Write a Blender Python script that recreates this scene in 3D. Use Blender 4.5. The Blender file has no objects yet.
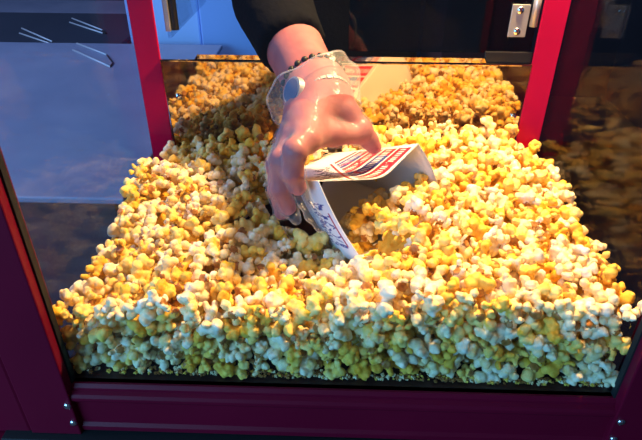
import bpy, bmesh, math, random
import numpy as np
from mathutils import Vector, Matrix, Euler
random.seed(7); RNG = np.random.default_rng(11)
S = bpy.context.scene
COL = S.collection

# ------------------------------------------------------------------ helpers
def link(o, parent=None):
    COL.objects.link(o)
    if parent is not None:
        o.parent = parent
    return o

def tag(o, label=None, cat=None, group=None, kind=None):
    if label: o['label'] = label
    if cat: o['category'] = cat
    if group: o['group'] = group
    if kind: o['kind'] = kind
    return o

def empty(name, loc, label, cat, group=None):
    o = bpy.data.objects.new(name, None); link(o)
    o.empty_display_size = 0.02
    o.location = loc
    return tag(o, label, cat, group)

def smooth(me, on=True):
    me.polygons.foreach_set('use_smooth', [on]*len(me.polygons))

def from_bm(name, bm, mats, parent=None, sm=False, base=(0, 0, 0)):
    """link a bmesh given in world coordinates; parent is an Empty at 'base'"""
    if any(base):
        bmesh.ops.translate(bm, verts=bm.verts, vec=-Vector(base))
    bmesh.ops.recalc_face_normals(bm, faces=bm.faces)
    me = bpy.data.meshes.new(name); bm.to_mesh(me); bm.free()
    for m in (mats if isinstance(mats, (list, tuple)) else [mats]): me.materials.append(m)
    smooth(me, sm)
    return link(bpy.data.objects.new(name, me), parent)

def from_np(name, V, F, mats, parent=None, sm=True, base=(0, 0, 0)):
    me = np_mesh(name, np.asarray(V, float)-np.array(base), F)
    for m in (mats if isinstance(mats, (list, tuple)) else [mats]): me.materials.append(m)
    smooth(me, sm)
    return link(bpy.data.objects.new(name, me), parent)

def np_mesh(name, V, F):
    V = np.asarray(V, np.float32); F = np.asarray(F, np.int32)
    me = bpy.data.meshes.new(name)
    me.vertices.add(len(V)); me.vertices.foreach_set('co', V.ravel())
    k = F.shape[1]
    me.loops.add(F.size); me.loops.foreach_set('vertex_index', F.ravel())
    me.polygons.add(len(F))
    me.polygons.foreach_set('loop_start', np.arange(0, F.size, k, dtype=np.int32))
    me.polygons.foreach_set('loop_total', np.full(len(F), k, np.int32))
    me.update(calc_edges=True); me.validate()
    return me

def box(bm, lo, hi, bev=0.0, seg=2):
    lo = Vector(lo); hi = Vector(hi)
    r = bmesh.ops.create_cube(bm, size=1.0)
    vs = r['verts']
    for v in vs:
        v.co = Vector([(lo[i]+hi[i])/2 + v.co[i]*(hi[i]-lo[i]) for i in range(3)])
    if bev:
        es = list({e for v in vs for e in v.link_edges})
        bmesh.ops.bevel(bm, geom=es, offset=bev, segments=seg, profile=0.5, affect='EDGES', clamp_overlap=True)
    return bm

def tube(bm, pts, r, n=12, caps=True):
    pts = [Vector(p) for p in pts]
    rr = r if isinstance(r, (list, tuple)) else [r]*len(pts)
    rings = []; up = None
    for i, p in enumerate(pts):
        t = (pts[min(i+1, len(pts)-1)]-pts[max(i-1, 0)]).normalized()
        if up is None:
            up = t.orthogonal().normalized()
        else:
            up = (up - t*up.dot(t)).normalized()
        b = t.cross(up)
        rings.append([bm.verts.new(p+(up*math.cos(2*math.pi*k/n)+b*math.sin(2*math.pi*k/n))*rr[i]) for k in range(n)])
    for a, b in zip(rings, rings[1:]):
        for k in range(n):
            bm.faces.new((a[k], a[(k+1) % n], b[(k+1) % n], b[k]))
    if caps:
        bm.faces.new(rings[0][::-1]); bm.faces.new(rings[-1])
    return bm

def surface_nets(f, o, h):
    """iso-surface (f<0 inside) of a sampled grid -> verts, quads"""
    f = f.astype(np.float32)
    nx, ny, nz = f.shape
    ins = f < 0
    corners = [(i, j, k) for i in (0, 1) for j in (0, 1) for k in (0, 1)]
    cnt = np.zeros((nx-1, ny-1, nz-1), np.int8)
    for c in corners:
        cnt += ins[c[0]:nx-1+c[0], c[1]:ny-1+c[1], c[2]:nz-1+c[2]]
    act = (cnt > 0) & (cnt < 8)
    idx = np.full(act.shape, -1, np.int64)
    I = np.argwhere(act); idx[act] = np.arange(len(I))
    acc = np.zeros((len(I), 3)); num = np.zeros(len(I))
    for a in corners:
        for ax in range(3):
            if a[ax]: continue
            b = list(a); b[ax] = 1
            fa = f[I[:, 0]+a[0], I[:, 1]+a[1], I[:, 2]+a[2]]
            fb = f[I[:, 0]+b[0], I[:, 1]+b[1], I[:, 2]+b[2]]
            m = (fa < 0) != (fb < 0)
            t = np.where(m, fa/np.where(m, fa-fb, 1), 0)
            p = np.tile(np.array(a, float), (len(I), 1)); p[:, ax] += t
            acc[m] += p[m]; num[m] += 1
    V = (I+acc/num[:, None])*h+np.array(o)
    Q = []
    for ax in range(3):
        u, w = [(1, 2), (2, 0), (0, 1)][ax]
        sl0 = [slice(None)]*3; sl1 = [slice(None)]*3
        sl0[ax] = slice(0, -1); sl1[ax] = slice(1, None)
        a = ins[tuple(sl0)]; b = ins[tuple(sl1)]
        E = np.argwhere(a != b)
        E = E[(E[:, u] > 0) & (E[:, w] > 0) & (E[:, u] < f.shape[u]-1) & (E[:, w] < f.shape[w]-1)]
        flip = a[E[:, 0], E[:, 1], E[:, 2]]
        def cell(du, dw):
            c = E.copy(); c[:, u] += du; c[:, w] += dw
            return idx[c[:, 0], c[:, 1], c[:, 2]]
        q = np.stack([cell(-1, -1), cell(0, -1), cell(0, 0), cell(-1, 0)], 1)
        q[~flip] = q[~flip][:, ::-1]
        Q.append(q)
    Q = np.concatenate(Q); Q = Q[(Q >= 0).all(1)]
    return V, Q

def capsule(P, a, b, ra, rb):
    a = np.array(a, float); b = np.array(b, float); ab = b-a
    t = np.clip(((P-a)@ab)/max(ab@ab, 1e-12), 0, 1)
    return np.linalg.norm(P-a-t[..., None]*ab, axis=-1)-(ra+t*(rb-ra))

def smin(a, b, k):
    h = np.clip(0.5+0.5*(b-a)/k, 0, 1)
    return b*(1-h)+a*h-k*h*(1-h)

# ------------------------------------------------------------------ materials
def mat(name, color, rough=0.5, metal=0.0, noise=None, bump=None, coat=0.0, spec=None, sss=0.0):
    m = bpy.data.materials.new(name); m.use_nodes = True
    nt = m.node_tree; b = nt.nodes['Principled BSDF']
    b.inputs['Base Color'].default_value = (*color, 1)
    b.inputs['Roughness'].default_value = rough
    b.inputs['Metallic'].default_value = metal
    if coat: b.inputs['Coat Weight'].default_value = coat; b.inputs['Coat Roughness'].default_value = 0.12
    if spec is not None: b.inputs['Specular IOR Level'].default_value = spec
    if sss:
        b.inputs['Subsurface Weight'].default_value = sss
        b.inputs['Subsurface Radius'].default_value = (1, .55, .3); b.inputs['Subsurface Scale'].default_value = 0.004
    tc = nt.nodes.new('ShaderNodeTexCoord')
    if noise:
        col2, scale = noise[:2]
        n = nt.nodes.new('ShaderNodeTexNoise'); n.inputs['Scale'].default_value = scale; n.inputs['Detail'].default_value = 4
        nt.links.new(tc.outputs['Object'], n.inputs['Vector'])
        r = nt.nodes.new('ShaderNodeValToRGB')
        r.color_ramp.elements[0].position = 0.35; r.color_ramp.elements[0].color = (*color, 1)
        r.color_ramp.elements[1].position = 0.68; r.color_ramp.elements[1].color = (*col2, 1)
        nt.links.new(n.outputs['Fac'], r.inputs['Fac']); nt.links.new(r.outputs['Color'], b.inputs['Base Color'])
    if bump:
        n = nt.nodes.new('ShaderNodeTexNoise'); n.inputs['Scale'].default_value = bump[0]; n.inputs['Detail'].default_value = 3
        nt.links.new(tc.outputs['Object'], n.inputs['Vector'])
        bp = nt.nodes.new('ShaderNodeBump'); bp.inputs['Strength'].default_value = bump[1]; bp.inputs['Distance'].default_value = bump[2]
        nt.links.new(n.outputs['Fac'], bp.inputs['Height']); nt.links.new(bp.outputs['Normal'], b.inputs['Normal'])
    return m

def pane_mat(name, tint, f0=0.04, haze=0.0, hazecol=(.8, .85, 1), rough=0.0, power=5.0):
    m = bpy.data.materials.new(name); m.use_nodes = True
    nt = m.node_tree; nt.nodes.clear()
    out = nt.nodes.new('ShaderNodeOutputMaterial')
    tr = nt.nodes.new('ShaderNodeBsdfTransparent'); tr.inputs['Color'].default_value = (*tint, 1)
    gl = nt.nodes.new('ShaderNodeBsdfGlossy'); gl.inputs['Roughness'].default_value = rough
    lw = nt.nodes.new('ShaderNodeLayerWeight'); lw.inputs['Blend'].default_value = 0.5
    pw = nt.nodes.new('ShaderNodeMath'); pw.operation = 'POWER'; pw.inputs[1].default_value = power
    nt.links.new(lw.outputs['Facing'], pw.inputs[0])
    ma = nt.nodes.new('ShaderNodeMath'); ma.operation = 'MULTIPLY_ADD'; ma.inputs[1].default_value = 1-f0; ma.inputs[2].default_value = f0
    nt.links.new(pw.outputs[0], ma.inputs[0])
    mx = nt.nodes.new('ShaderNodeMixShader')
    nt.links.new(ma.outputs[0], mx.inputs['Fac'])
    src = tr
    if haze:
        df = nt.nodes.new('ShaderNodeBsdfDiffuse'); df.inputs['Color'].default_value = (*hazecol, 1)
        m2 = nt.nodes.new('ShaderNodeMixShader'); m2.inputs['Fac'].default_value = haze
        nt.links.new(tr.outputs[0], m2.inputs[1]); nt.links.new(df.outputs[0], m2.inputs[2]); src = m2
    nt.links.new(src.outputs[0], mx.inputs[1]); nt.links.new(gl.outputs[0], mx.inputs[2])
    nt.links.new(mx.outputs[0], out.inputs['Surface'])
    return m

def popcorn_mat(name, c1, c2):
    m = bpy.data.materials.new(name); m.use_nodes = True
    nt = m.node_tree; b = nt.nodes['Principled BSDF']
    at = nt.nodes.new('ShaderNodeAttribute'); at.attribute_name = 'butter'
    tc = nt.nodes.new('ShaderNodeTexCoord')
    n = nt.nodes.new('ShaderNodeTexNoise'); n.inputs['Scale'].default_value = 190; n.inputs['Detail'].default_value = 3
    nt.links.new(tc.outputs['Object'], n.inputs['Vector'])
    ad = nt.nodes.new('ShaderNodeMath'); ad.operation = 'MULTIPLY_ADD'; ad.inputs[1].default_value = 1.6; ad.inputs[2].default_value = -0.8
    nt.links.new(n.outputs['Fac'], ad.inputs[0])
    a2 = nt.nodes.new('ShaderNodeMath'); a2.operation = 'ADD'; a2.use_clamp = True
    nt.links.new(ad.outputs[0], a2.inputs[0]); nt.links.new(at.outputs['Fac'], a2.inputs[1])
    mx = nt.nodes.new('ShaderNodeMix'); mx.data_type = 'RGBA'
    mx.inputs['A'].default_value = (*c1, 1); mx.inputs['B'].default_value = (*c2, 1)
    nt.links.new(a2.outputs[0], mx.inputs['Factor'])
    nt.links.new(mx.outputs['Result'], b.inputs['Base Color'])
    b.inputs['Roughness'].default_value = 0.6
    b.inputs['Specular IOR Level'].default_value = 0.3
    bp = nt.nodes.new('ShaderNodeBump'); bp.inputs['Strength'].default_value = 0.5; bp.inputs['Distance'].default_value = 0.0008
    n2 = nt.nodes.new('ShaderNodeTexNoise'); n2.inputs['Scale'].default_value = 500
    nt.links.new(tc.outputs['Object'], n2.inputs['Vector'])
    nt.links.new(n2.outputs['Fac'], bp.inputs['Height']); nt.links.new(bp.outputs['Normal'], b.inputs['Normal'])
    return m

M = {}
M['red'] = mat('lit_red_paint', (.52, .002, .05), .4, noise=((.47, .002, .044), 9), spec=.12)  # cabinet red with the warm lamp's brightness put into the colour
M['unlit_red'] = mat('unlit_red_paint', (.2, .003, .022), .42, noise=((.16, .002, .018), 7), spec=.16)  # the same red paint, darkened in colour because the front is unlit
M['gasket'] = mat('black_rubber_and_gap_shade', (.01, .01, .012), .6)  # pane seals; also blackens the gap shadow under the rail
M['steel'] = mat('brushed_steel', (.62, .6, .6), .42, .7, noise=((.5, .5, .5), 60))
M['chrome'] = mat('chrome', (.8, .8, .82), .14, 1.0)
M['bright'] = mat('reflected_light_streak', (.75, .76, .8), .5, .3)  # pale tone of the rods that imitate reflected light streaks
M['tray'] = mat('dark_tray_steel', (.08, .03, .03), .4, .6, noise=((.05, .03, .03), 40))
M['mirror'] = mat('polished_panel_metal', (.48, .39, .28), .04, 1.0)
M['glass'] = pane_mat('clear_glass', (.985, .99, .985), .03)
M['side_glass'] = pane_mat('side_glass', (.86, .87, .92), .02, power=8)
M['door_tint'] = pane_mat('smoked_acrylic', (.30, .36, .40), .05)
M['door_clear'] = pane_mat('clear_acrylic', (.93, .96, 1.0), .05)
M['black_plastic'] = mat('black_plastic', (.012, .012, .014), .35)
M['skin'] = mat('skin', (.40, .135, .14), .65, noise=((.33, .095, .11), 55), bump=(260, .25, .001), sss=.15)
M['shirt'] = mat('black_cotton', (.004, .0045, .007), .95, spec=.1, bump=(120, .4, .003))
M['bead'] = mat('black_bead', (.012, .01, .01), .5)
M['dial'] = mat('pale_watch_dial', (.06, .11, .24), .6, spec=.1)
M['paper'] = mat('white_paper', (.80, .80, .82), .6, noise=((.76, .75, .77), 30))
M['table'] = mat('pale_laminate', (.33, .34, .46), .5, noise=((.26, .28, .40), 7))
M['table_front'] = mat('red_brown_board', (.15, .06, .065), .7, noise=((.10, .04, .05), 14))
M['cabinet'] = mat('white_enamel', (.42, .58, .95), .45)
M['cabinet_door'] = mat('pale_blue_enamel', (.28, .43, .85), .45)
M['dark_wall'] = mat('dark_blue_wall', (.03, .036, .06), .7, noise=((.02, .025, .045), 3))
M['dark_floor'] = mat('dark_concrete', (.05, .045, .05), .8, noise=((.035, .03, .035), 6))
M['brown_panel'] = mat('brown_red_board', (.11, .025, .02), .6)
M['hull'] = mat('popcorn_hull', (.30, .11, .02), .35, noise=((.45, .2, .05), 400))
TINTS = ['pale cream', 'light yellow', 'butter-yellow', 'golden']
POP = [popcorn_mat('popcorn_cream', (.93, .85, .68), (.90, .62, .22)),
       popcorn_mat('popcorn_light_yellow', (.93, .81, .54), (.90, .54, .07)),
       popcorn_mat('popcorn_butter_yellow', (.93, .72, .26), (.90, .50, .02)),
       popcorn_mat('popcorn_golden', (.90, .60, .10), (.80, .36, .015))]

def paint_mat(name):
    m = bpy.data.materials.new(name); m.use_nodes = True
    nt = m.node_tree; b = nt.nodes['Principled BSDF']
    a = nt.nodes.new('ShaderNodeAttribute'); a.attribute_name = 'print'
    nt.links.new(a.outputs['Color'], b.inputs['Base Color']); b.inputs['Roughness'].default_value = .5
    return m
M['print'] = paint_mat('printed_paper')

def glove_mat(name, base):
    m = bpy.data.materials.new(name); m.use_nodes = True
    nt = m.node_tree; nt.nodes.clear()
    out = nt.nodes.new('ShaderNodeOutputMaterial')
    tr = nt.nodes.new('ShaderNodeBsdfTransparent'); tr.inputs['Color'].default_value = (.97, .97, .98, 1)
    df = nt.nodes.new('ShaderNodeBsdfDiffuse'); df.inputs['Color'].default_value = (.85, .87, .92, 1)
    gl = nt.nodes.new('ShaderNodeBsdfGlossy'); gl.inputs['Roughness'].default_value = .24
    lw = nt.nodes.new('ShaderNodeLayerWeight'); lw.inputs['Blend'].default_value = .5
    pw = nt.nodes.new('ShaderNodeMath'); pw.operation = 'POWER'; pw.inputs[1].default_value = 2.2
    nt.links.new(lw.outputs['Facing'], pw.inputs[0])
    f1 = nt.nodes.new('ShaderNodeMath'); f1.operation = 'MULTIPLY_ADD'; f1.inputs[1].default_value = .16; f1.inputs[2].default_value = base
    nt.links.new(pw.outputs[0], f1.inputs[0])
    f2 = nt.nodes.new('ShaderNodeMath'); f2.operation = 'MULTIPLY_ADD'; f2.inputs[1].default_value = .09; f2.inputs[2].default_value = .006
    nt.links.new(pw.outputs[0], f2.inputs[0])
    tc = nt.nodes.new('ShaderNodeTexCoord'); n = nt.nodes.new('ShaderNodeTexNoise'); n.inputs['Scale'].default_value = 90
    nt.links.new(tc.outputs['Object'], n.inputs['Vector'])
    bp = nt.nodes.new('ShaderNodeBump'); bp.inputs['Strength'].default_value = .5; bp.inputs['Distance'].default_value = .003
    nt.links.new(n.outputs['Fac'], bp.inputs['Height']); nt.links.new(bp.outputs['Normal'], gl.inputs['Normal'])
    m1 = nt.nodes.new('ShaderNodeMixShader'); m2 = nt.nodes.new('ShaderNodeMixShader')
    nt.links.new(f1.outputs[0], m1.inputs['Fac']); nt.links.new(tr.outputs[0], m1.inputs[1]); nt.links.new(df.outputs[0], m1.inputs[2])
    nt.links.new(f2.outputs[0], m2.inputs['Fac']); nt.links.new(m1.outputs[0], m2.inputs[1]); nt.links.new(gl.outputs[0], m2.inputs[2])
    nt.links.new(m2.outputs[0], out.inputs['Surface'])
    return m
M['glove'] = glove_mat('clear_glove_film', .03)
M['rim'] = glove_mat('glove_cuff_edge_film', .22)
M['cuff'] = glove_mat('loose_glove_cuff_film', .09)

# ------------------------------------------------------------------ camera (pinhole fitted to the cabinet's own edges)
CAM_LOC = np.array([-.0076, -.3271, .3787]); PITCH, YAW, ROLL, FPX = .5689, -.0288, -.0052, 564.9
def cam_axes():
    cy, sy, cp, sp = math.cos(YAW), math.sin(YAW), math.cos(PITCH), math.sin(PITCH)
    f = np.array([sy*cp, cy*cp, -sp]); rt = np.array([cy, -sy, 0.]); d = np.cross(f, rt)
    cr, sr = math.cos(ROLL), math.sin(ROLL)
    return cr*rt+sr*d, -sr*rt+cr*d, f
RT, DN, FW = cam_axes()
cd = bpy.data.cameras.new('camera'); cam = link(bpy.data.objects.new('camera', cd))
cd.sensor_width = 36; cd.lens = FPX*36/642; cd.clip_start = .01
cam.matrix_world = Matrix(((RT[0], -DN[0], -FW[0], CAM_LOC[0]), (RT[1], -DN[1], -FW[1], CAM_LOC[1]),
                           (RT[2], -DN[2], -FW[2], CAM_LOC[2]), (0, 0, 0, 1)))
S.camera = cam

# ------------------------------------------------------------------ the popcorn machine
DEP = .313
mach = empty('popcorn_machine', (0, .15, -.9), 'red popcorn machine cabinet with glass panes and screwed corner posts', 'popcorn machine')
MB = (0, .15, -.9)
def part(name, bm, m, parent=mach, sm=False, label=None):
    o = from_bm(name, bm, m, parent, sm, MB)
    if label: o['label'] = label
    return o
# floor tray and lower body
bm = bmesh.new(); box(bm, (-.243, -.001, -.012), (.243, DEP+.02, 0), .001)
part('tray', bm, M['tray'])
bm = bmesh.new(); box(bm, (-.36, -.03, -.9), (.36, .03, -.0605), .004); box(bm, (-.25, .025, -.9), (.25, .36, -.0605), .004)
part('lower_body', bm, M['unlit_red'])
# bottom rail between the front posts : a rolled profile swept in x
prof = [(.004, 0), (-.002, .0), (-.0045, -.003), (-.0045, -.0055), (-.008, -.0075), (-.0095, -.0105), (-.0095, -.0135), (-.008, -.0165), (-.0055, -.0185),
        (-.0055, -.046), (-.008, -.049), (-.008, -.054), (.004, -.056)]
bm = bmesh.new()
va = [bm.verts.new((-.245, y, z)) for y, z in prof]; vb = [bm.verts.new((.245, y, z)) for y, z in prof]
for i in range(len(prof)):
    j = (i+1) % len(prof)
    bm.faces.new((va[i], va[j], vb[j], vb[i]))
bm.faces.new(va); bm.faces.new(vb[::-1])
part('front_rail', bm, M['unlit_red'])
bm = bmesh.new(); box(bm, (-.30, -.0185, -.0600), (.30, -.0005, -.0565), .0008)
part('gap_shadow', bm, M['gasket'])  # black strip painting in the shadow of the gap above the lower body
# front posts (wide flange in front, with screws) and rear posts
for s in (-1, 1):
    bm = bmesh.new()
    x0, x1 = sorted((s*.23, s*.275)); box(bm, (x0, -.0115, -.0565), (x1, .0035, .66), .0012)
    x0, x1 = sorted((s*.2445, s*.262)); box(bm, (x0, .0, -.056), (x1, .03, .66), .001)
    p = part('front_post', bm, M['unlit_red'])
    for z in (-.0180, -.0405):
        bm = bmesh.new()
        bmesh.ops.create_uvsphere(bm, u_segments=16, v_segments=8, radius=.0036)
        for v in bm.verts: v.co = Vector((v.co.x+(-.2335 if s < 0 else .2358), v.co.y*.55-.0118, v.co.z+z))
        o = part('screw', bm, M['chrome'], p, True, 'shiny steel screw head')
        o.parent = p; 
    bm = bmesh.new()
    x0, x1 = sorted((s*.276, s*.36)); box(bm, (x0, -.009, -.06), (x1, .03, .66), .003)
    part('corner_cover', bm, M['unlit_red'])
    bm = bmesh.new()
    x0, x1 = sorted((s*.2285, s*.2302)); box(bm, (x0, -.002, .0), (x1, .004, .66))
    part('gasket', bm, M['gasket'])
    bm = bmesh.new()
    x0, x1 = sorted((s*.212, s*.2395)); box(bm, (x0, DEP, -.004), (x1, DEP+.004, .66), .0008)
    x0, x1 = sorted((s*.236, s*.2395)); box(bm, (x0, DEP+.001, -.004), (x1, DEP+.03, .66), .0008)
    part('rear_post', bm, M['red'])
    bm = bmesh.new()
    x0, x1 = sorted((s*.2402, s*.2432)); box(bm, (x0, .004, -.004), (x1, DEP+.03, .66))
    part('side_pane', bm, M['side_glass'])
bm = bmesh.new(); box(bm, (-.2443, .0038, -.001), (.2443, .0066, .66))
part('front_pane', bm, M['glass'])
# canopy with the warming lamp
bm = bmesh.new(); box(bm, (-.36, -.03, .66), (.36, .37, .70), .004)
part('canopy', bm, M['unlit_red'])
bm = bmesh.new()
bmesh.ops.create_cone(bm, cap_ends=True, segments=32, radius1=.05, radius2=.03, depth=.03, matrix=Matrix.Translation((.16, .285, .645)))
part('lamp_housing', bm, M['steel'])
# low polished rear wall, higher in the middle, with a rolled hem
bm = bmesh.new()
pts = [(-.2115, -.004), (.2115, -.004), (.2115, .1835), (.160, .1845), (.157, .1905), (-.168, .1905), (-.172, .1845), (-.2115, .1835)]
lean = lambda z: (.1835-z)*.075
f = [bm.verts.new((x, DEP-.0015+lean(z), z)) for x, z in pts]; bk = [bm.verts.new((x, DEP+lean(z), z)) for x, z in pts]
bm.faces.new(f); bm.faces.new(bk[::-1])
for i in range(len(pts)):
    j = (i+1) % len(pts); bm.faces.new((f[i], bk[i], bk[j], f[j]))
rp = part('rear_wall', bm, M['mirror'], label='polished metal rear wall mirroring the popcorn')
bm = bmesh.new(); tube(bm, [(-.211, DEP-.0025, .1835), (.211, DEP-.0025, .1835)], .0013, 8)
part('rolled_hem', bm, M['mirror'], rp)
for x, z in ((-.197, .139), (.203, .12)):
    bm = bmesh.new(); bmesh.ops.create_uvsphere(bm, u_segments=12, v_segments=6, radius=.004)
    for v in bm.verts: v.co = Vector((v.co.x+x, v.co.y*.5+DEP-.002+(.1835-z)*.075, v.co.z+z))
    part('rivet', bm, M['chrome'], rp, True)
# right door (closed, smoked) and left door (swung open to the back)
def hinge(door, x, y, z0, z1, w, m, side):
    bm = bmesh.new(); xa, xb = sorted((x, x+side*w)); box(bm, (xa, y-.002, z0), (xb, y, z1), .0006)
    part('hinge_plate', bm, m, door, label='steel hinge plate')
    bm = bmesh.new(); tube(bm, [(x-side*.006, y-.003, z0+.012), (x-side*.006, y-.003, z1+.02)], .0042, 14)
    part('hinge_barrel', bm, m, door, True)
    for z in (z0+.006, z1-.006):
        bm = bmesh.new(); bmesh.ops.create_uvsphere(bm, u_segments=16, v_segments=8, radius=.0042)
        for v in bm.verts: v.co = Vector((v.co.x+x+side*w*.52, v.co.y*.5+y-.0025, v.co.z+z))
        part('screw', bm, M['chrome'], door, True, 'shiny steel screw head')
bm = bmesh.new(); box(bm, (.004, DEP+.006, .1945), (.209, DEP+.010, .52))
dr = part('door', bm, M['door_tint'], label='closed smoked see-through rear door')
bm = bmesh.new(); box(bm, (.158, DEP+.002, .184), (.2105, DEP+.006, .1965), .0006)
part('door_bar', bm, M['black_plastic'], dr)
hinge(dr, .199, DEP+.0055, .213, .2475, .0195, M['steel'], -1)
bm = bmesh.new(); box(bm, (-.209, DEP+.034, .199), (-.205, DEP+.236, .52))
dl = part('door', bm, M['door_clear'], label='clear rear door swung open')
bm = bmesh.new(); box(bm, (-.2045, DEP+.012, .212), (-.1985, DEP+.03, .30), .0008)
part('hinge_plate', bm, M['steel'], dl)
bm = bmesh.new(); tube(bm, [(-.1945, DEP+.018, .213), (-.1945, DEP+.018, .30)], .0042, 12)
part('hinge_barrel', bm, M['black_plastic'], dl)
bm = bmesh.new(); tube(bm, [(-.204, DEP+.06, .275), (-.188, DEP+.05, .262), (-.170, DEP+.06, .243), (-.168, DEP+.061, .2405)], [.003, .003, .0032, .004], 10)
part('door_handle', bm, M['black_plastic'], dl)

# ------------------------------------------------------------------ paper bag
A, B, C, D = [np.array(p) for p in ((-.023, .11, .14), (.071, .17, .15), (.101, .182, .085), (.02, .076, .075))]
AX = np.array((-.55, .70, -.45)); AX /= np.linalg.norm(AX); BL = .165
VV = ((D-A)+(C-B))/2; VN = VV/np.linalg.norm(VV)
CEN = (A+B+C+D)/4
def sag(s):
    f = min(s/.53, (1-s)/.47)
    return f if f < .75 else .75+.25*(1-((1-f)/.25)**2)*.55
def bag_pt(edge, s, t):
    """edge 0 top A-B, 1 right B-C, 2 bottom C-D, 3 left D-A; s along, t 0 rim..1 closed end"""
    P, Q = [(A, B), (B, C), (C, D), (D, A)][edge]
    p = P+(Q-P)*s
    if edge == 0: p = p+VN*.020*sag(s)*max(0, 1-1.25*t)
    if edge == 2: p = p+VN*.012*math.sin(math.pi*s)
    if edge == 1: p = p+(B-A)/np.linalg.norm(B-A)*.004*math.sin(math.pi*s)
    if edge == 3: p = p-(B-A)/np.linalg.norm(B-A)*.003*math.sin(math.pi*s)
    q = p+AX*BL*t
    c = CEN+AX*BL*t
    w = np.dot(q-c, VN)
    return q-VN*(max(w, 0)*.9*t**2.4+.004*t)+(B-A)*np.clip(.5-np.dot(q-c, B-A)/np.dot(B-A, B-A), 0, 1)*.60*t**1.6
bag = empty('popcorn_bag', tuple(CEN), 'white paper popcorn bag with red and blue printing, held open in the heap', 'popcorn bag')
W_, R_, BLU, INK, PAP = (.86, .84, .84), (.75, .02, .05), (.05, .07, .32), (.03, .03, .10), (.80, .82, .88)
MK = np.random.default_rng(5)
STROKES = [(MK.uniform(0, 1), MK.uniform(.05, .95), MK.uniform(-.9, .9), MK.uniform(.05, .11), MK.uniform(.06, .14)) for _ in range(70)]
def word(u, v):
    """short slanted brush marks filling a band, u 0..1 along, v 0..1 across"""
    if not (0 <= u < 1 and 0 <= v < 1): return False
    for cu, cv_, sl, hu, hv in STROKES:
        du, dv = u-cu, v-cv_
        if abs(dv) < hv and abs(du-sl*dv*.35) < hu*.22: return True
    return False
def print_top(s, t):
    t = t*1.65
    if t > 1: return W_
    if t < .02 or s > .95: return W_
    if s > .34+.25*t:
        b = t*4.4
        k = int(b); fr = b-k
        if fr < .16: return W_
        if abs(s-.62-.1*math.sin(t*12)) < .018: return R_            # the red swash crossing the bands
        bars = .42 < fr < .80 and ((s*36) % 1) < .5
        if bars: return W_
        return BLU if k % 2 == 1 and s < .84 else R_
    g = s-.25*t
    if .02 < g < .24 and word((t-.02)/.9, (g-.02)/.22): return INK
    if .27 < g < .30: return R_
    return W_
def print_left(s, t):
    t = t*1.65
    if t > 1: return PAP
    if t < .06: return PAP
    if .18 < s < .74 and word((s-.18)/.56, (t-.10)/.45): return BLU
    if .20 < s < .62 and .07 < t < .10: return (.45, .04, .12)
    if .58 < t < .9 and .1 < s < .8 and (s*26+3*math.sin(t*40)) % 1 < .42: return BLU
    return PAP
def paper_panel(name, edge, ns, nt_, fn, label=None):
    V = []; th = .0006
    for i in range(ns+1):
        for j in range(nt_+1):
            V.append(bag_pt(edge, i/ns, j/nt_))
    V = np.array(V); n0 = len(V)
    idx = lambda i, j: i*(nt_+1)+j
    # inward offset copy gives the sheet its thickness
    off = []
    for i in range(ns+1):
        for j in range(nt_+1):
            a = V[idx(min(i+1, ns), j)]-V[idx(max(i-1, 0), j)]; b = V[idx(i, min(j+1, nt_))]-V[idx(i, max(j-1, 0))]
            n = np.cross(a, b); n /= np.linalg.norm(n)+1e-12
            c = CEN+AX*BL*(j/nt_)-V[idx(i, j)]
            if n@c < 0: n = -n
            off.append(V[idx(i, j)]+n*th)
    V = np.concatenate([V, np.array(off)])
    F = []; cols = []
    for i in range(ns):
        for j in range(nt_):
            F.append((idx(i, j), idx(i+1, j), idx(i+1, j+1), idx(i, j+1))); cols.append(fn((i+.5)/ns, (j+.5)/nt_) if fn else W_)
    for i in range(ns):
        for j in range(nt_):
            F.append((n0+idx(i, j), n0+idx(i, j+1), n0+idx(i+1, j+1), n0+idx(i+1, j))); cols.append((.80, .79, .82))
    def rim(seq):
        for a, b in zip(seq, seq[1:]):
            F.append((a, b, n0+b, n0+a)); cols.append((.8, .8, .82))
    rim([idx(i, 0) for i in range(ns+1)]); rim([idx(i, nt_) for i in range(ns+1)])
    rim([idx(0, j) for j in range(nt_+1)]); rim([idx(ns, j) for j in range(nt_+1)])
    o = from_np(name, V, F, M['print'], bag, True, tuple(CEN))
    ca = o.data.color_attributes.new('print', 'FLOAT_COLOR', 'CORNER')
    ca.data.foreach_set('color', np.repeat(np.c_[np.array(cols), np.ones(len(cols))], 4, axis=0).ravel())
    if label: o['label'] = label
    return o
paper_panel('front_panel', 0, 170, 120, print_top, 'panel printed with red stripes and a blue block')
paper_panel('side_gusset', 1, 30, 30, None, 'plain pale side fold')
paper_panel('back_panel', 2, 40, 30, None)
paper_panel('side_gusset', 3, 150, 110, print_left, 'side fold printed with blue lettering')

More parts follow.
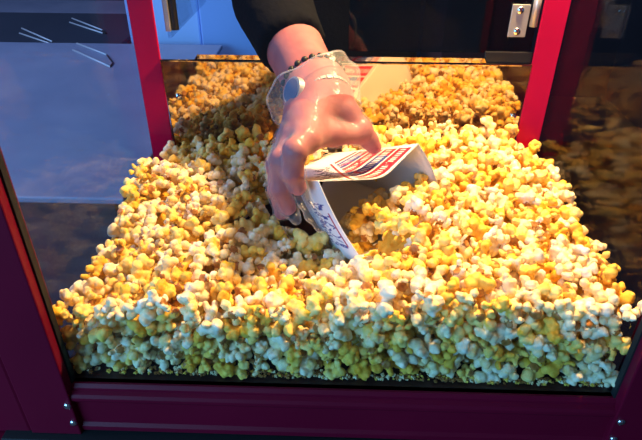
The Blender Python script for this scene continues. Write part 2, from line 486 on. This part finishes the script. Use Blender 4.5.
# ------------------------------------------------------------------ the person serving
WR = (-.0264, .2001, .1864)
hand = dict(
    arm=[((-.145, .48, .305), (-.0640, .2933, .2200), .040, .0325), ((-.0640, .2933, .2200), WR, .0325, .0262)],
    palm=[(WR, (-.0341, .1244, .1723), .0245, .0122), (WR, (-.0439, .1393, .1682), .0245, .0120), (WR, (-.0506, .1538, .1596), .022, .0112),
          (WR, (.0001, .1811, .1740), .0215, .0130)],
    web=[((-.0325, .1281, .1725), (-.0108, .1487, .1666), .0098, .0092), ((-.0108, .1487, .1666), (.0127, .1679, .1585), .0092, .0090)],
    fingers=[[((-.0339, .1207, .1740), .0112), ((-.0424, .1053, .1707), .0100), ((-.0445, .1055, .1506), .0088), ((-.0408, .1108, .1329), .0072)],
             [((-.0455, .1369, .1683), .0110), ((-.0548, .1161, .1566), .0098), ((-.0564, .1142, .1296), .0086), ((-.0512, .1198, .1064), .0072)],
             [((-.0523, .1514, .1596), .0105), ((-.0609, .1297, .1447), .0092), ((-.0618, .1288, .1192), .0082), ((-.0584, .1332, .0925), .0070)],
             [((-.0555, .1640, .1517), .0095), ((-.0628, .1453, .1357), .0082), ((-.0625, .1439, .1150), .0072), ((-.0576, .1470, .0955), .0060)],
             [((.0000, .1816, .1748), .0130), ((.0156, .1734, .1613), .0105), ((0.0238, 0.1749, 0.1503), .0085), ((0.0291, 0.1760, 0.1425), .0068)]])
GLOVE_TIPS = [((-.0408, .1108, .1329), (-0.0275, 0.0898, 0.1180), .0066, .0050), ((-0.0275, 0.0898, 0.1180), (-0.0186, 0.0836, 0.1078), .0050, .0032), ((-.0512, .1198, .1064), (-0.0424, 0.1005, 0.1057), .0066, .0040)]
def hand_sdf(P):
    d = None
    for a, b, ra, rb in hand['palm']:
        c = capsule(P, a, b, ra, rb); d = c if d is None else smin(d, c, .014)
    ar = None
    for a, b, ra, rb in hand['arm']:
        c = capsule(P, a, b, ra, rb); ar = c if ar is None else smin(ar, c, .01)
    d = smin(d, ar, .02)
    fi = None
    for k, ch in enumerate(hand['fingers']):
        g = None
        for (a, ra), (b, rb) in zip(ch, ch[1:]):
            c = capsule(P, a, b, ra, rb); g = c if g is None else smin(g, c, .003)
            # a slight swelling at each joint
            c = np.linalg.norm(P-np.array(b), axis=-1)-rb*1.04; g = smin(g, c, .002)
        fi = g if fi is None else smin(fi, g, .0015 if k < 4 else .001)
        # skin web between thumb and index is part of the palm
    for a, b, ra, rb in hand['web']:
        d = smin(d, capsule(P, a, b, ra, rb), .009)
    return smin(d, fi, .005)
def grid(lo, hi, h):
    ax = [np.arange(lo[i], hi[i]+h, h) for i in range(3)]
    return np.stack(np.meshgrid(*ax, indexing='ij'), -1)
per = empty('person', (.02, .70, -.9), 'person in a black top reaching over the rear wall with a gloved hand', 'person')
PB = (.02, .70, -.9)
lo, hi, h = (-.21, .055, .085), (.055, .50, .31), .0019
G = grid(lo, hi, h); HF = hand_sdf(G)
V, Q = surface_nets(HF, lo, h)
body = from_np('body', V, Q, M['skin'], per, True, PB)
# thin plastic glove : the hand's own surface, a little outside it and crinkled, ending in a flared open cuff
lo, hi, h = (-.10, .055, .085), (.055, .214, .225), .0022
G = grid(lo, hi, h); F_ = hand_sdf(G)
crk = .0009*np.sin(G[..., 0]*310+3*np.sin(G[..., 1]*90))*np.sin(G[..., 2]*260+2*np.sin(G[..., 0]*120))
axd = np.array((-.0640, .2933, .2200))-np.array(WR); axd /= np.linalg.norm(axd)
for a_, b_, ra_, rb_ in GLOVE_TIPS:                       # loose film past the fingertips
    F_ = smin(F_, capsule(G, a_, b_, ra_, rb_), .004)
F_ = F_-.0017-crk*.8
V, Q = surface_nets(F_, lo, h)
keep = ((V-np.array(WR))@axd) < -.032
Q = Q[keep[Q].all(1)]
used = np.unique(Q); mp = np.full(len(V), -1); mp[used] = np.arange(len(used)); V = V[used]; Q = mp[Q]
ux = np.cross(axd, (0, 0, 1)); ux /= np.linalg.norm(ux); uz = np.cross(ux, axd)
cv = []; NS, NT = 72, 14
for j in range(NT):
    t = j/(NT-1)
    for i in range(NS):
        a = 2*math.pi*i/NS
        rad = .0305+.0150*t**1.2+.0016*math.sin(5*a+1.0)*t+.0012*math.sin(9*a+4*t)*t
        rad += .005*t*max(0, math.cos(a-math.radians(200)))**2   # the cuff gapes on the watch side
        along = -.040+.042*t+.006*t*math.sin(a*2+.5)
        cv.append(np.array(WR)+axd*along+(ux*math.cos(a)+uz*math.sin(a))*rad)
cq = [(j*NS+i, j*NS+(i+1) % NS, (j+1)*NS+(i+1) % NS, (j+1)*NS+i) for j in range(NT-1) for i in range(NS)]
n0 = len(V)
V = np.concatenate([V, cv]); Q = np.concatenate([Q, np.array(cq)+n0])
o = from_np('glove', V, Q, [M['glove'], M['cuff']], per, True, PB)
o.data.polygons.foreach_set('material_index', np.r_[np.zeros(len(Q)-len(cq), np.int32), np.ones(len(cq), np.int32)])
o['label'] = 'clear plastic disposable glove'
bm = bmesh.new(); ring = []
for i in range(NS+1):
    ring.append(cv[(NT-1)*NS+(i % NS)])
tube(bm, ring, .0008, 6, False)
from_bm('glove_cuff_rim', bm, M['rim'], o, True, PB)
# bracelet of dark beads and a small steel watch with a pale dial
BC = np.array(WR)+axd*.012
axo = axd
brc = None
bm = bmesh.new(); rb = .0318
for i in range(26):
    a = 2*math.pi*i/26
    p = BC+(ux*math.cos(a)+uz*math.sin(a))*rb+axo*.004*math.sin(a*1.0)
    bmesh.ops.create_uvsphere(bm, u_segments=12, v_segments=8, radius=.0034, matrix=Matrix.Translation(p))
from_bm('bracelet', bm, M['bead'], per, True, PB)['label'] = 'bracelet of dark beads'
WC = np.array(WR)+axd*-.010
bm = bmesh.new()
for i in range(30):
    a0 = 2*math.pi*i/30
    p = WC+(ux*math.cos(a0)+uz*math.sin(a0))*.0298
    rot = Matrix((tuple(axo), tuple(-ux*math.sin(a0)+uz*math.cos(a0)), tuple(ux*math.cos(a0)+uz*math.sin(a0)))).transposed().to_4x4()
    b2 = bmesh.new(); box(b2, (-.0055, -.0028, -.0011), (.0055, .0028, .0011), .0005)
    b2.transform(Matrix.Translation(p) @ rot)
    me_ = bpy.data.meshes.new('tmp'); b2.to_mesh(me_); b2.free(); bm.from_mesh(me_); bpy.data.meshes.remove(me_)
ws = from_bm('watch', bm, M['steel'], per, False, PB); ws['label'] = 'steel link watch with a pale blue dial'
a0 = math.radians(152)
rad = ux*math.cos(a0)+uz*math.sin(a0)
rot = Matrix((tuple(axo), tuple(-ux*math.sin(a0)+uz*math.cos(a0)), tuple(rad))).transposed().to_4x4()
for nm, r, dz, hgt, mm in (('watch_case', .0135, .0325, .006, 'steel'), ('watch_dial', .0115, .0360, .0008, 'dial')):
    bm = bmesh.new(); bmesh.ops.create_cone(bm, cap_ends=True, segments=36, radius1=r, radius2=r*.95, depth=hgt)
    bm.transform(Matrix.Translation(WC+rad*dz) @ rot)
    from_bm(nm, bm, M[mm], ws, False, PB)
# black top : torso, both shoulders, and the sleeve of the reaching arm
lo, hi, h = (-.36, .21, -.16), (.30, .92, .66), .0072
G = grid(lo, hi, h)
def ell(P, c, r):
    q_ = (P-np.array(c))/np.array(r); k = np.linalg.norm(q_, axis=-1)
    return (k-1)*min(r)
T = ell(G, (.0, .72, .16), (.135, .12, .42))
T = smin(T, ell(G, (.0, .72, .48), (.14, .10, .12)), .05)
sl = capsule(G, (-.145, .69, .52), (-.150, .50, .318), .058, .050)
sl = smin(sl, capsule(G, (-.150, .50, .318), (-.046, .243, .203), .052, .0350), .02)
cutp = (G-np.array((-.0540, .2640, .2110)))@axd
sl = np.maximum(sl, -cutp)
la = capsule(G, (.05, .70, .50), (.07, .70, .20), .06, .05)
la = smin(la, capsule(G, (.07, .70, .20), (.06, .68, .0), .05, .043), .02)
T = smin(T, smin(sl, la, .005), .025)
T = T+.0035*np.sin(G[..., 0]*60+G[..., 2]*35+4*np.sin(G[..., 1]*18))*np.clip(cutp*12, 0, 1)
T = np.maximum(T, -(G[..., 2]+.14))
T = np.maximum(T, -cutp*1.0-0*T)
V, Q = surface_nets(T, lo, h)
o = from_np('shirt', V, Q, M['shirt'], per, True, PB); o['label'] = 'black long-sleeved top'
# trousers below, down to the floor
lo2, hi2, h2 = (-.28, .55, -.92), (.26, .86, -.08), .014
G = grid(lo2, hi2, h2)
T = ell(G, (.0, .72, -.16), (.16, .12, .14))
for s in (-1, 1):
    T = smin(T, capsule(G, (.0+s*.085, .70, -.2), (.0+s*.095, .70, -.83), .085, .05), .03)
    T = smin(T, capsule(G, (.0+s*.095, .70, -.86), (.0+s*.10, .60, -.87), .045, .035), .03)
T = np.maximum(T, -(G[..., 2]+.9))
V, Q = surface_nets(T, lo2, h2)
from_np('trousers', V, Q, M['shirt'], per, True, PB)

# ------------------------------------------------------------------ popcorn
def make_kind(seed, h):
    """one popped kernel : a burst of lobes round a core; returns verts, quads, per-vertex butter, hull mask (faces)"""
    r = np.random.default_rng(seed)
    style = seed % 3
    lob = []
    core_r = .0034
    nl = r.integers(8, 13)
    for i in range(nl):
        d = r.normal(size=3); d /= np.linalg.norm(d)
        if d[2] < -.45: d[2] *= -1
        if style == 1: d[2] = abs(d[2])*.6-.1
        if style == 2: d[1] *= .55
        d /= np.linalg.norm(d)
        dist = r.uniform(.0040, .0074); rad = r.uniform(.0020, .0034)
        c = d*dist; bt = r.uniform(0, 1)
        lob.append((c, rad, bt))
        for k in range(r.integers(3, 6)):
            e = r.normal(size=3)+d*1.1; e /= np.linalg.norm(e)
            lob.append((c+e*rad*.82, rad*r.uniform(.40, .62), np.clip(bt+r.normal()*.15, 0, 1)))
    # curled petals
    for i in range(r.integers(1, 3)):
        d = r.normal(size=3); d[2] = -abs(d[2])*.4; d /= np.linalg.norm(d)
        lob.append((d*.0052, .0019, .6)); lob.append((d*.0066+np.array((0, 0, -.0012)), .0016, .6))
    R = .0130
    G = grid((-R, -R, -R), (R, R, R), h)
    d = np.linalg.norm(G-np.array((0, 0, -.0008)), axis=-1)-core_r
    for c, rad, bt in lob:
        d = smin(d, np.linalg.norm(G-c, axis=-1)-rad, .0005)
    # dimple in the base where the hull sits
    d = np.maximum(d, -(np.linalg.norm(G-np.array((0, 0, -.0062)), axis=-1)-.0030))
    V, Q = surface_nets(d, (-R, -R, -R), h)
    cc = np.array([l[0] for l in lob]); rr = np.array([l[1] for l in lob]); bb = np.array([l[2] for l in lob])
    D_ = np.linalg.norm(V[:, None]-cc[None], axis=2)-rr
    butter = bb[D_.argmin(1)]*.75
    hd = np.linalg.norm(V-np.array((0, 0, -.0034)), axis=1)
    hullv = hd < ((.0033)+.0006*np.sin(V[:, 0]*2500))
    hull = hullv[Q].all(1)
    return V, Q, butter, hull
NK = 12
KIND_HI = [make_kind(100+i, .0007) for i in range(NK)]
KIND_LO = [make_kind(100+i, .00105) for i in range(NK)]

ctl = np.array([(-.24, .299, .062), (-.24, .223, .090), (-.24, .135, .072), (-.24, .065, .062), (-.24, .024, .070),
                (.24, .287, .086), (.24, .146, .090), (.24, .035, .086),
                (-.207, .313, .098), (-.113, .313, .106), (.002, .313, .116), (.09, .313, .120), (.186, .313, .122),
                (-.218, .0, .066), (-.149, .0, .086), (0, .0, .094), (.058, .0, .096), (.168, .0, .080),
                (-.12, .18, .088), (-.12, .08, .080), (-.06, .06, .066), (-.03, .085, .056), (-.06, .14, .070), (-.02, .045, .075),
                (.058, .112, .120), (.088, .150, .108), (.075, .06, .098), (.15, .15, .104), (.15, .25, .112), (.04, .25, .105), (.16, .06, .094), (-.05, .24, .100), (.02, .03, .090)])
def hmap(x, y):
    d2 = (np.asarray(x)[..., None]-ctl[:, 0])**2+(np.asarray(y)[..., None]-ctl[:, 1])**2
    w = 1/(d2+.0004)**1.6
    return (w*ctl[:, 2]).sum(-1)/w.sum(-1)
def bag_coords(P):
    """(s along A-B, w down A-D, t along the axis in metres) of points"""
    U = ((B-A)+(C-D))/2
    Mx = np.stack([U, VV, AX], 1)
    c = np.linalg.solve(Mx, (P-A).T).T
    return c[:, 0], c[:, 1], c[:, 2]
Nt = 1320
cand = []
X = RNG.uniform(-.2335, .2335, 60000); Y = RNG.uniform(.0145, .305, 60000); Z = RNG.uniform(.008, .13, 60000)
H = hmap(X, Y)
_s, _w, _t = bag_coords(np.stack([X, Y, Z], 1))
ok = (Z < H-.006) & ((Z > H-.040) | (Y < .036) | ((_s > -.5) & (_s < .1) & (_t > -.06) & (_t < .12)))
P = np.stack([X, Y, Z], 1)[ok][:Nt]
P = np.concatenate([P, np.stack([RNG.uniform(-.232, .232, 110), RNG.uniform(.012, .022, 110), RNG.uniform(.006, .055, 110)], 1)])
SZ = RNG.uniform(.80, 1.25, len(P))*1.38
PR = .0070*SZ
for it in range(70):
    dd = P[:, None, :]-P[None, :, :]
    ds = np.sqrt((dd.astype(np.float32)**2).sum(2))+1e-6
    np.fill_diagonal(ds, 1)
    ov = np.clip((PR[:, None]+PR[None])-ds, 0, None)
    np.fill_diagonal(ov, 0)
    P = P+np.einsum('ij,ijk->ik', ov/ds, dd)*.28
    Hh = hmap(P[:, 0], P[:, 1])-PR*.85
    P[:, 0] = np.clip(P[:, 0], -.239+PR*1.15, .239-PR*1.15)
    P[:, 1] = np.clip(P[:, 1], .0070+PR*1.08, .311-PR*1.15)
    P[:, 2] = np.clip(P[:, 2], PR*.9, np.maximum(Hh, PR*.9))
# a few pieces sitting proud of the surface, then make room for bag, hand
s_, w_, t_ = bag_coords(P)
inside = (s_ > 0) & (s_ < 1) & (w_ > 0) & (w_ < 1) & (t_ > -.004) & (t_ < BL)
lu, lv = .118, .085
near = (t_ > -.004) & (t_ < BL+.008) & (s_ > -.06) & (s_ < 1.06) & (w_ > -.07) & (w_ < 1.10) & \
       ((np.abs(s_)*lu < .0095) | (np.abs(s_-1)*lu < .0095) | (np.abs(w_-.08)*lv < .0095) | (np.abs(w_-1.1)*lv < .009))
low = inside & (w_ < .66+t_*3.0)
infront = (t_ < 0) & (t_ > -.05) & (s_ > -.05) & (s_ < 1.12) & (w_ > -.15) & (w_ < .70)
infront |= (t_ < .004) & (t_ > -.045) & (s_ > -.14) & (s_ < .22) & (w_ > .2) & (w_ < 1.12)
clear = hand_sdf(P) < PR*.9
keep = ~(near | low | clear | infront)
P = P[keep]; SZ = SZ[keep]; PR = PR[keep]
n = len(P)
rots = []
for i in range(n):
    q_ = RNG.normal(size=4); q_ /= np.linalg.norm(q_)
    rots.append(np.array(Matrix.Rotation(0, 3, 'X') if False else __import__('mathutils').Quaternion(q_).to_matrix()))
kinds = RNG.integers(0, NK, n)
tint = RNG.choice(4, n, p=[.27, .30, .28, .15])
# which pieces show largest from the camera: painter's z-buffer of discs
c = (P-CAM_LOC); zc = c@FW; px = 321+FPX*(c@RT)/zc; py = 220+FPX*(c@DN)/zc
zb = np.full((440, 642), 9e9); ib = np.full((440, 642), -1)
yy, xx = np.mgrid[0:440, 0:642]
for i in np.argsort(-zc):
    r = FPX*.0088*SZ[i]/zc[i]
    x0, x1, y0, y1 = int(px[i]-r), int(px[i]+r)+2, int(py[i]-r), int(py[i]+r)+2
    if x1 < 0 or y1 < 0 or x0 > 641 or y0 > 439: continue
    x0, y0 = max(x0, 0), max(y0, 0)
    m_ = (xx[y0:y1, x0:x1]-px[i])**2+(yy[y0:y1, x0:x1]-py[i])**2 < r*r
    ib[y0:y1, x0:x1][m_] = i
cnt = np.bincount(ib[ib >= 0].ravel(), minlength=n)
top = np.argsort(-cnt)[:300]
is_top = np.zeros(n, bool); is_top[top] = True
def zone(p):
    x, y, z = p
    if y < .036:
        row = 'low down' if z < .03 else ('halfway up' if z < .062 else 'near the crest')
        side = 'beside the left red post' if x < -.16 else ('left of centre' if x < -.05 else ('at the centre' if x < .05 else ('right of centre' if x < .16 else 'beside the right red post')))
        return 'against the front glass %s, %s' % (side, row)
    s, w, t = [float(v[0]) for v in bag_coords(np.array([p]))]
    if -.1 < s < 1.1 and w > .2 and -.05 < t < .1: return 'in the mouth of the paper bag'
    if x < -.15: return 'on top along the left glass' if y < .18 else 'at the rear left of the heap'
    if x > .15: return 'on top along the right glass' if y < .18 else 'at the rear right of the heap'
    if y > .2: return 'on the heap behind the hand' if x < .02 else 'on the heap behind the paper bag'
    if x < -.02: return 'in the hollow left of the gloved hand' if y > .07 else 'just behind the front crest, left of the bag'
    return 'on top right of the paper bag' if x > .09 else 'on top in front of the paper bag'
# shared meshes for every kind and tint
MESH = {}
def kind_mesh(k, t):
    if (k, t) in MESH: return MESH[(k, t)]
    V, Q, bt, hull = KIND_HI[k]
    res = []
    for nm, sel, m_ in (('popcorn', ~hull, POP[t]), ('hull', hull, M['hull'])):
        q_ = Q[sel]; u = np.unique(q_); mp = np.full(len(V), -1); mp[u] = np.arange(len(u))
        me = np_mesh(nm, V[u], mp[q_]); me.materials.append(m_); smooth(me)
        a = me.attributes.new('butter', 'FLOAT', 'POINT'); a.data.foreach_set('value', bt[u].astype(np.float32))
        res.append(me)
    MESH[(k, t)] = res
    return res
for i in np.where(is_top)[0]:
    k, t = int(kinds[i]), int(tint[i])
    me, mh = kind_mesh(k, t)
    o = link(bpy.data.objects.new('popcorn', me))
    mtx = Matrix([list(r_*SZ[i]) for r_ in rots[i]]).to_4x4(); mtx.translation = Vector(P[i])
    o.matrix_world = mtx
    z_ = zone(P[i])
    tag(o, '%s popcorn piece %s' % (TINTS[t], z_), 'popcorn', '%s popcorn %s' % (TINTS[t], z_))
    hl = bpy.data.objects.new('hull', mh); link(hl, o)
    if not 'label' in hl: hl['label'] = 'brown hull in the base of the piece'
# the rest of the heap: one object
Vs, Qs, Bs, Ms = [], [], [], []; off = 0
for i in np.where(~is_top)[0]:
    V, Q, bt, hull = KIND_LO[kinds[i]]
    Vs.append((V*SZ[i])@rots[i].T+P[i]); Qs.append(Q+off); off += len(V); Bs.append(bt)
    Ms.append(np.where(hull, 4, tint[i]))
# packed pieces deep in the heap : a lumpy bed under the loose layer
nx, ny = 96, 64
gx, gy = np.meshgrid(np.linspace(-.238, .238, nx), np.linspace(.038, .309, ny), indexing='ij')
gz = hmap(gx, gy)-.027+.004*np.sin(gx*420)*np.sin(gy*390)
bp_ = np.stack([gx, gy, gz], -1).reshape(-1, 3)
s_, w_, t_ = bag_coords(bp_)
inb = (s_ > -.9) & (s_ < 1.15) & (w_ > -.1) & (w_ < 1.2) & (t_ > -.01) & (t_ < BL+.02)
bp_[inb, 2] = np.minimum(bp_[inb, 2], .012)
front = bp_.reshape(nx, ny, 3)[:, 0].copy(); front[:, 2] = .001
bp_ = np.concatenate([bp_, front])
bq = [(i*ny+j, (i+1)*ny+j, (i+1)*ny+j+1, i*ny+j+1) for i in range(nx-1) for j in range(ny-1)]
bq += [(nx*ny+i, nx*ny+i+1, (i+1)*ny, i*ny) for i in range(nx-1)]
inb = np.r_[inb & (bp_[:nx*ny, 1] > .06), np.zeros(nx, bool)]
bq = [q_ for q_ in bq if not inb[list(q_)].any()]
Vs.append(bp_); Qs.append(np.array(bq)+off); Bs.append(np.full(len(bp_), .6)); Ms.append(np.full(len(bq), 3))
V = np.concatenate(Vs); Q = np.concatenate(Qs)
o = from_np('popcorn_heap', V, Q, POP+[M['hull']])
o.data.polygons.foreach_set('material_index', np.concatenate(Ms).astype(np.int32))
a = o.data.attributes.new('butter', 'FLOAT', 'POINT'); a.data.foreach_set('value', np.concatenate(Bs).astype(np.float32))
tag(o, 'heap of smaller loose popcorn filling the glass cabinet around the larger pieces', 'popcorn', kind='stuff')
# crumbs and unpopped kernels in the gap behind the front rail
Vs, Qs = [], []; off = 0; mi = []
for i in range(520):
    V, Q, bt, hull = KIND_LO[i % NK]
    sc = RNG.uniform(.12, .26)
    p = np.array((RNG.uniform(-.226, .226), RNG.uniform(.009, .017), .0))
    p[2] = .0125*sc*.8
    Vs.append(V*sc+p); Qs.append(Q+off); off += len(V); mi.append(np.full(len(Q), RNG.choice([0, 1, 2, 2])))
o = from_np('popcorn_crumbs', np.concatenate(Vs), np.concatenate(Qs), [POP[1], POP[3], M['hull']])
o.data.polygons.foreach_set('material_index', np.concatenate(mi).astype(np.int32))
tag(o, 'fine popcorn crumbs and hulls on the tray along the front glass', 'crumbs', kind='stuff')

# ------------------------------------------------------------------ surroundings
def struct(name, lo, hi, m, bev=0):
    bm = bmesh.new(); box(bm, lo, hi, bev)
    return tag(from_bm(name, bm, m), kind='structure')
struct('floor', (-3.2, -2.5, -.95), (3.2, 3.3, -.9), M['dark_floor'])
struct('wall_back', (-3.2, 3.2, -.9), (3.2, 3.3, 1.9), M['dark_wall'])
struct('wall_right', (1.7, -2.5, -.9), (1.8, 3.2, 1.9), M['dark_wall'])
# pale serving counter beyond the left glass
t = empty('counter', (-.9, .95, -.9), 'pale blue counter with a red-brown front standing beyond the left glass', 'counter')
tb = (-.9, .95, -.9)
bm = bmesh.new(); box(bm, (-1.9, .474, -.112), (-.36, 1.40, -.10), .003); from_bm('counter_top', bm, M['table'], t, False, tb)
bm = bmesh.new(); box(bm, (-1.88, .482, -.9), (-.38, 1.385, -.1125), .002); from_bm('front_board', bm, M['table_front'], t, False, tb)
t.rotation_euler = (0, 0, math.radians(0))
# dark trolley behind it, with thin rods added to imitate light streaks reflected in the glass
t = empty('trolley', (-1.3, 1.64, -.9), 'dark steel trolley standing behind the pale blue counter', 'trolley')
tb = (-1.3, 1.64, -.9)
bm = bmesh.new(); box(bm, (-1.9, 1.415, -.135), (-.70, 1.87, -.118), .003); from_bm('trolley_top', bm, M['dark_wall'], t, False, tb)
for x in (-1.87, -.73):
    for y in (1.445, 1.84):
        bm = bmesh.new(); tube(bm, [(x, y, -.9), (x, y, -.136)], .014, 12); from_bm('leg', bm, M['steel'], t, True, tb)
for (a1, b1, a2, b2, z, lab) in (((-1.094, 1.626), (-.917, 1.465), (-1.07, 1.562), (-.891, 1.425), -.1155, 'pale rods imitating light streaks in the glass, on the left of the dark trolley'),
                                 ((-.981, 1.776), (-.809, 1.613), (-.965, 1.717), (-.795, 1.575), -.1155, 'pale rods imitating light streaks in the glass, on the right of the dark trolley'),
                                 ((-.802, 1.385), (-.67, 1.272), (-.787, 1.317), (-.623, 1.164), -.0975, 'pale rods imitating light streaks in the glass, on the pale blue counter')):
    base = (a1[0], a1[1], z-.0025)
    tg = empty('reflection_streak', base, lab, 'reflection_streak', None)
    for p_, q_ in ((a1, b1), (a2, b2)):
        bm = bmesh.new(); tube(bm, [(p_[0], p_[1], z), (q_[0], q_[1], z)], .0026, 8); from_bm('arm', bm, M['bright'], tg, True, base)
    bm = bmesh.new(); tube(bm, [(b1[0], b1[1], z), ((b1[0]+b2[0])/2+.02, (b1[1]+b2[1])/2-.02, z), (b2[0], b2[1], z)], .0024, 8); from_bm('streak_link', bm, M['black_plastic'], tg, True, base)
# white upright cabinet beyond the open door
t = empty('cabinet', (-.25, 1.75, -.9), 'pale blue-white upright cabinet standing behind the open left door', 'cabinet')
tb = (-.25, 1.75, -.9)
bm = bmesh.new(); box(bm, (-.66, 1.45, -.9), (-.435, 1.75, .7), .006); from_bm('body', bm, M['cabinet'], t, False, tb)
bm = bmesh.new(); box(bm, (-.431, 1.435, -.88), (.10, 1.75, .69), .006); from_bm('door', bm, M['cabinet_door'], t, False, tb)
# low pale bench far behind the counter
t = empty('bench', (-1.6, 2.4, -.9), 'low pale bench standing by the dark rear wall', 'bench')
tb = (-1.6, 2.4, -.9)
bm = bmesh.new(); box(bm, (-2.6, 2.2, -.30), (-.95, 2.7, -.24), .005); from_bm('seat', bm, M['table'], t, False, tb)
for x in (-2.5, -1.05):
    bm = bmesh.new(); box(bm, (x-.03, 2.25, -.9), (x+.03, 2.65, -.3), .004); from_bm('leg', bm, M['table'], t, False, tb)
# red-brown board seen through the smoked door
t = empty('cupboard', (.62, 1.5, -.9), 'red-brown cupboard behind the smoked rear door', 'cupboard')
tb = (.62, 1.5, -.9)
bm = bmesh.new(); box(bm, (.285, 1.3, -.9), (.42, 1.7, .7), .004); from_bm('body', bm, M['brown_panel'], t, False, tb)

# ------------------------------------------------------------------ light
def area(name, loc, target, sx, sy, power, color):
    ld = bpy.data.lights.new(name, 'AREA'); ld.shape = 'RECTANGLE'; ld.size = sx; ld.size_y = sy; ld.energy = power; ld.color = color
    o = link(bpy.data.objects.new(name, ld)); o.location = loc
    o.rotation_euler = (Vector(target)-Vector(loc)).to_track_quat('-Z', 'Y').to_euler()
    return o
ld = bpy.data.lights.new('warming_lamp', 'SPOT'); ld.energy = 41; ld.color = (1, .65, .30); ld.shadow_soft_size = .025; ld.spot_size = math.radians(128); ld.spot_blend = .45
lo_ = link(bpy.data.objects.new('warming_lamp', ld)); lo_.location = (.17, .268, .60); lo_.rotation_euler = (math.radians(-8), math.radians(-7), 0)
area('daylight_front', (-1.35, -1.35, .55), (0, .05, .06), 1.5, 1.1, 46, (.15, .54, 1.0))
area('daylight_left', (-1.9, .6, 1.6), (-.7, 1.2, 0), 1.5, 1.5, 45, (.42, .60, 1.0))
w = bpy.data.worlds.new('world'); S.world = w; w.use_nodes = True
w.node_tree.nodes['Background'].inputs['Color'].default_value = (.35, .5, .9, 1)
w.node_tree.nodes['Background'].inputs['Strength'].default_value = .12
S.view_settings.view_transform = 'Standard'; S.view_settings.look = 'None'; S.view_settings.gamma = 1; S.view_settings.use_curve_mapping = False
S.view_settings.exposure = 0
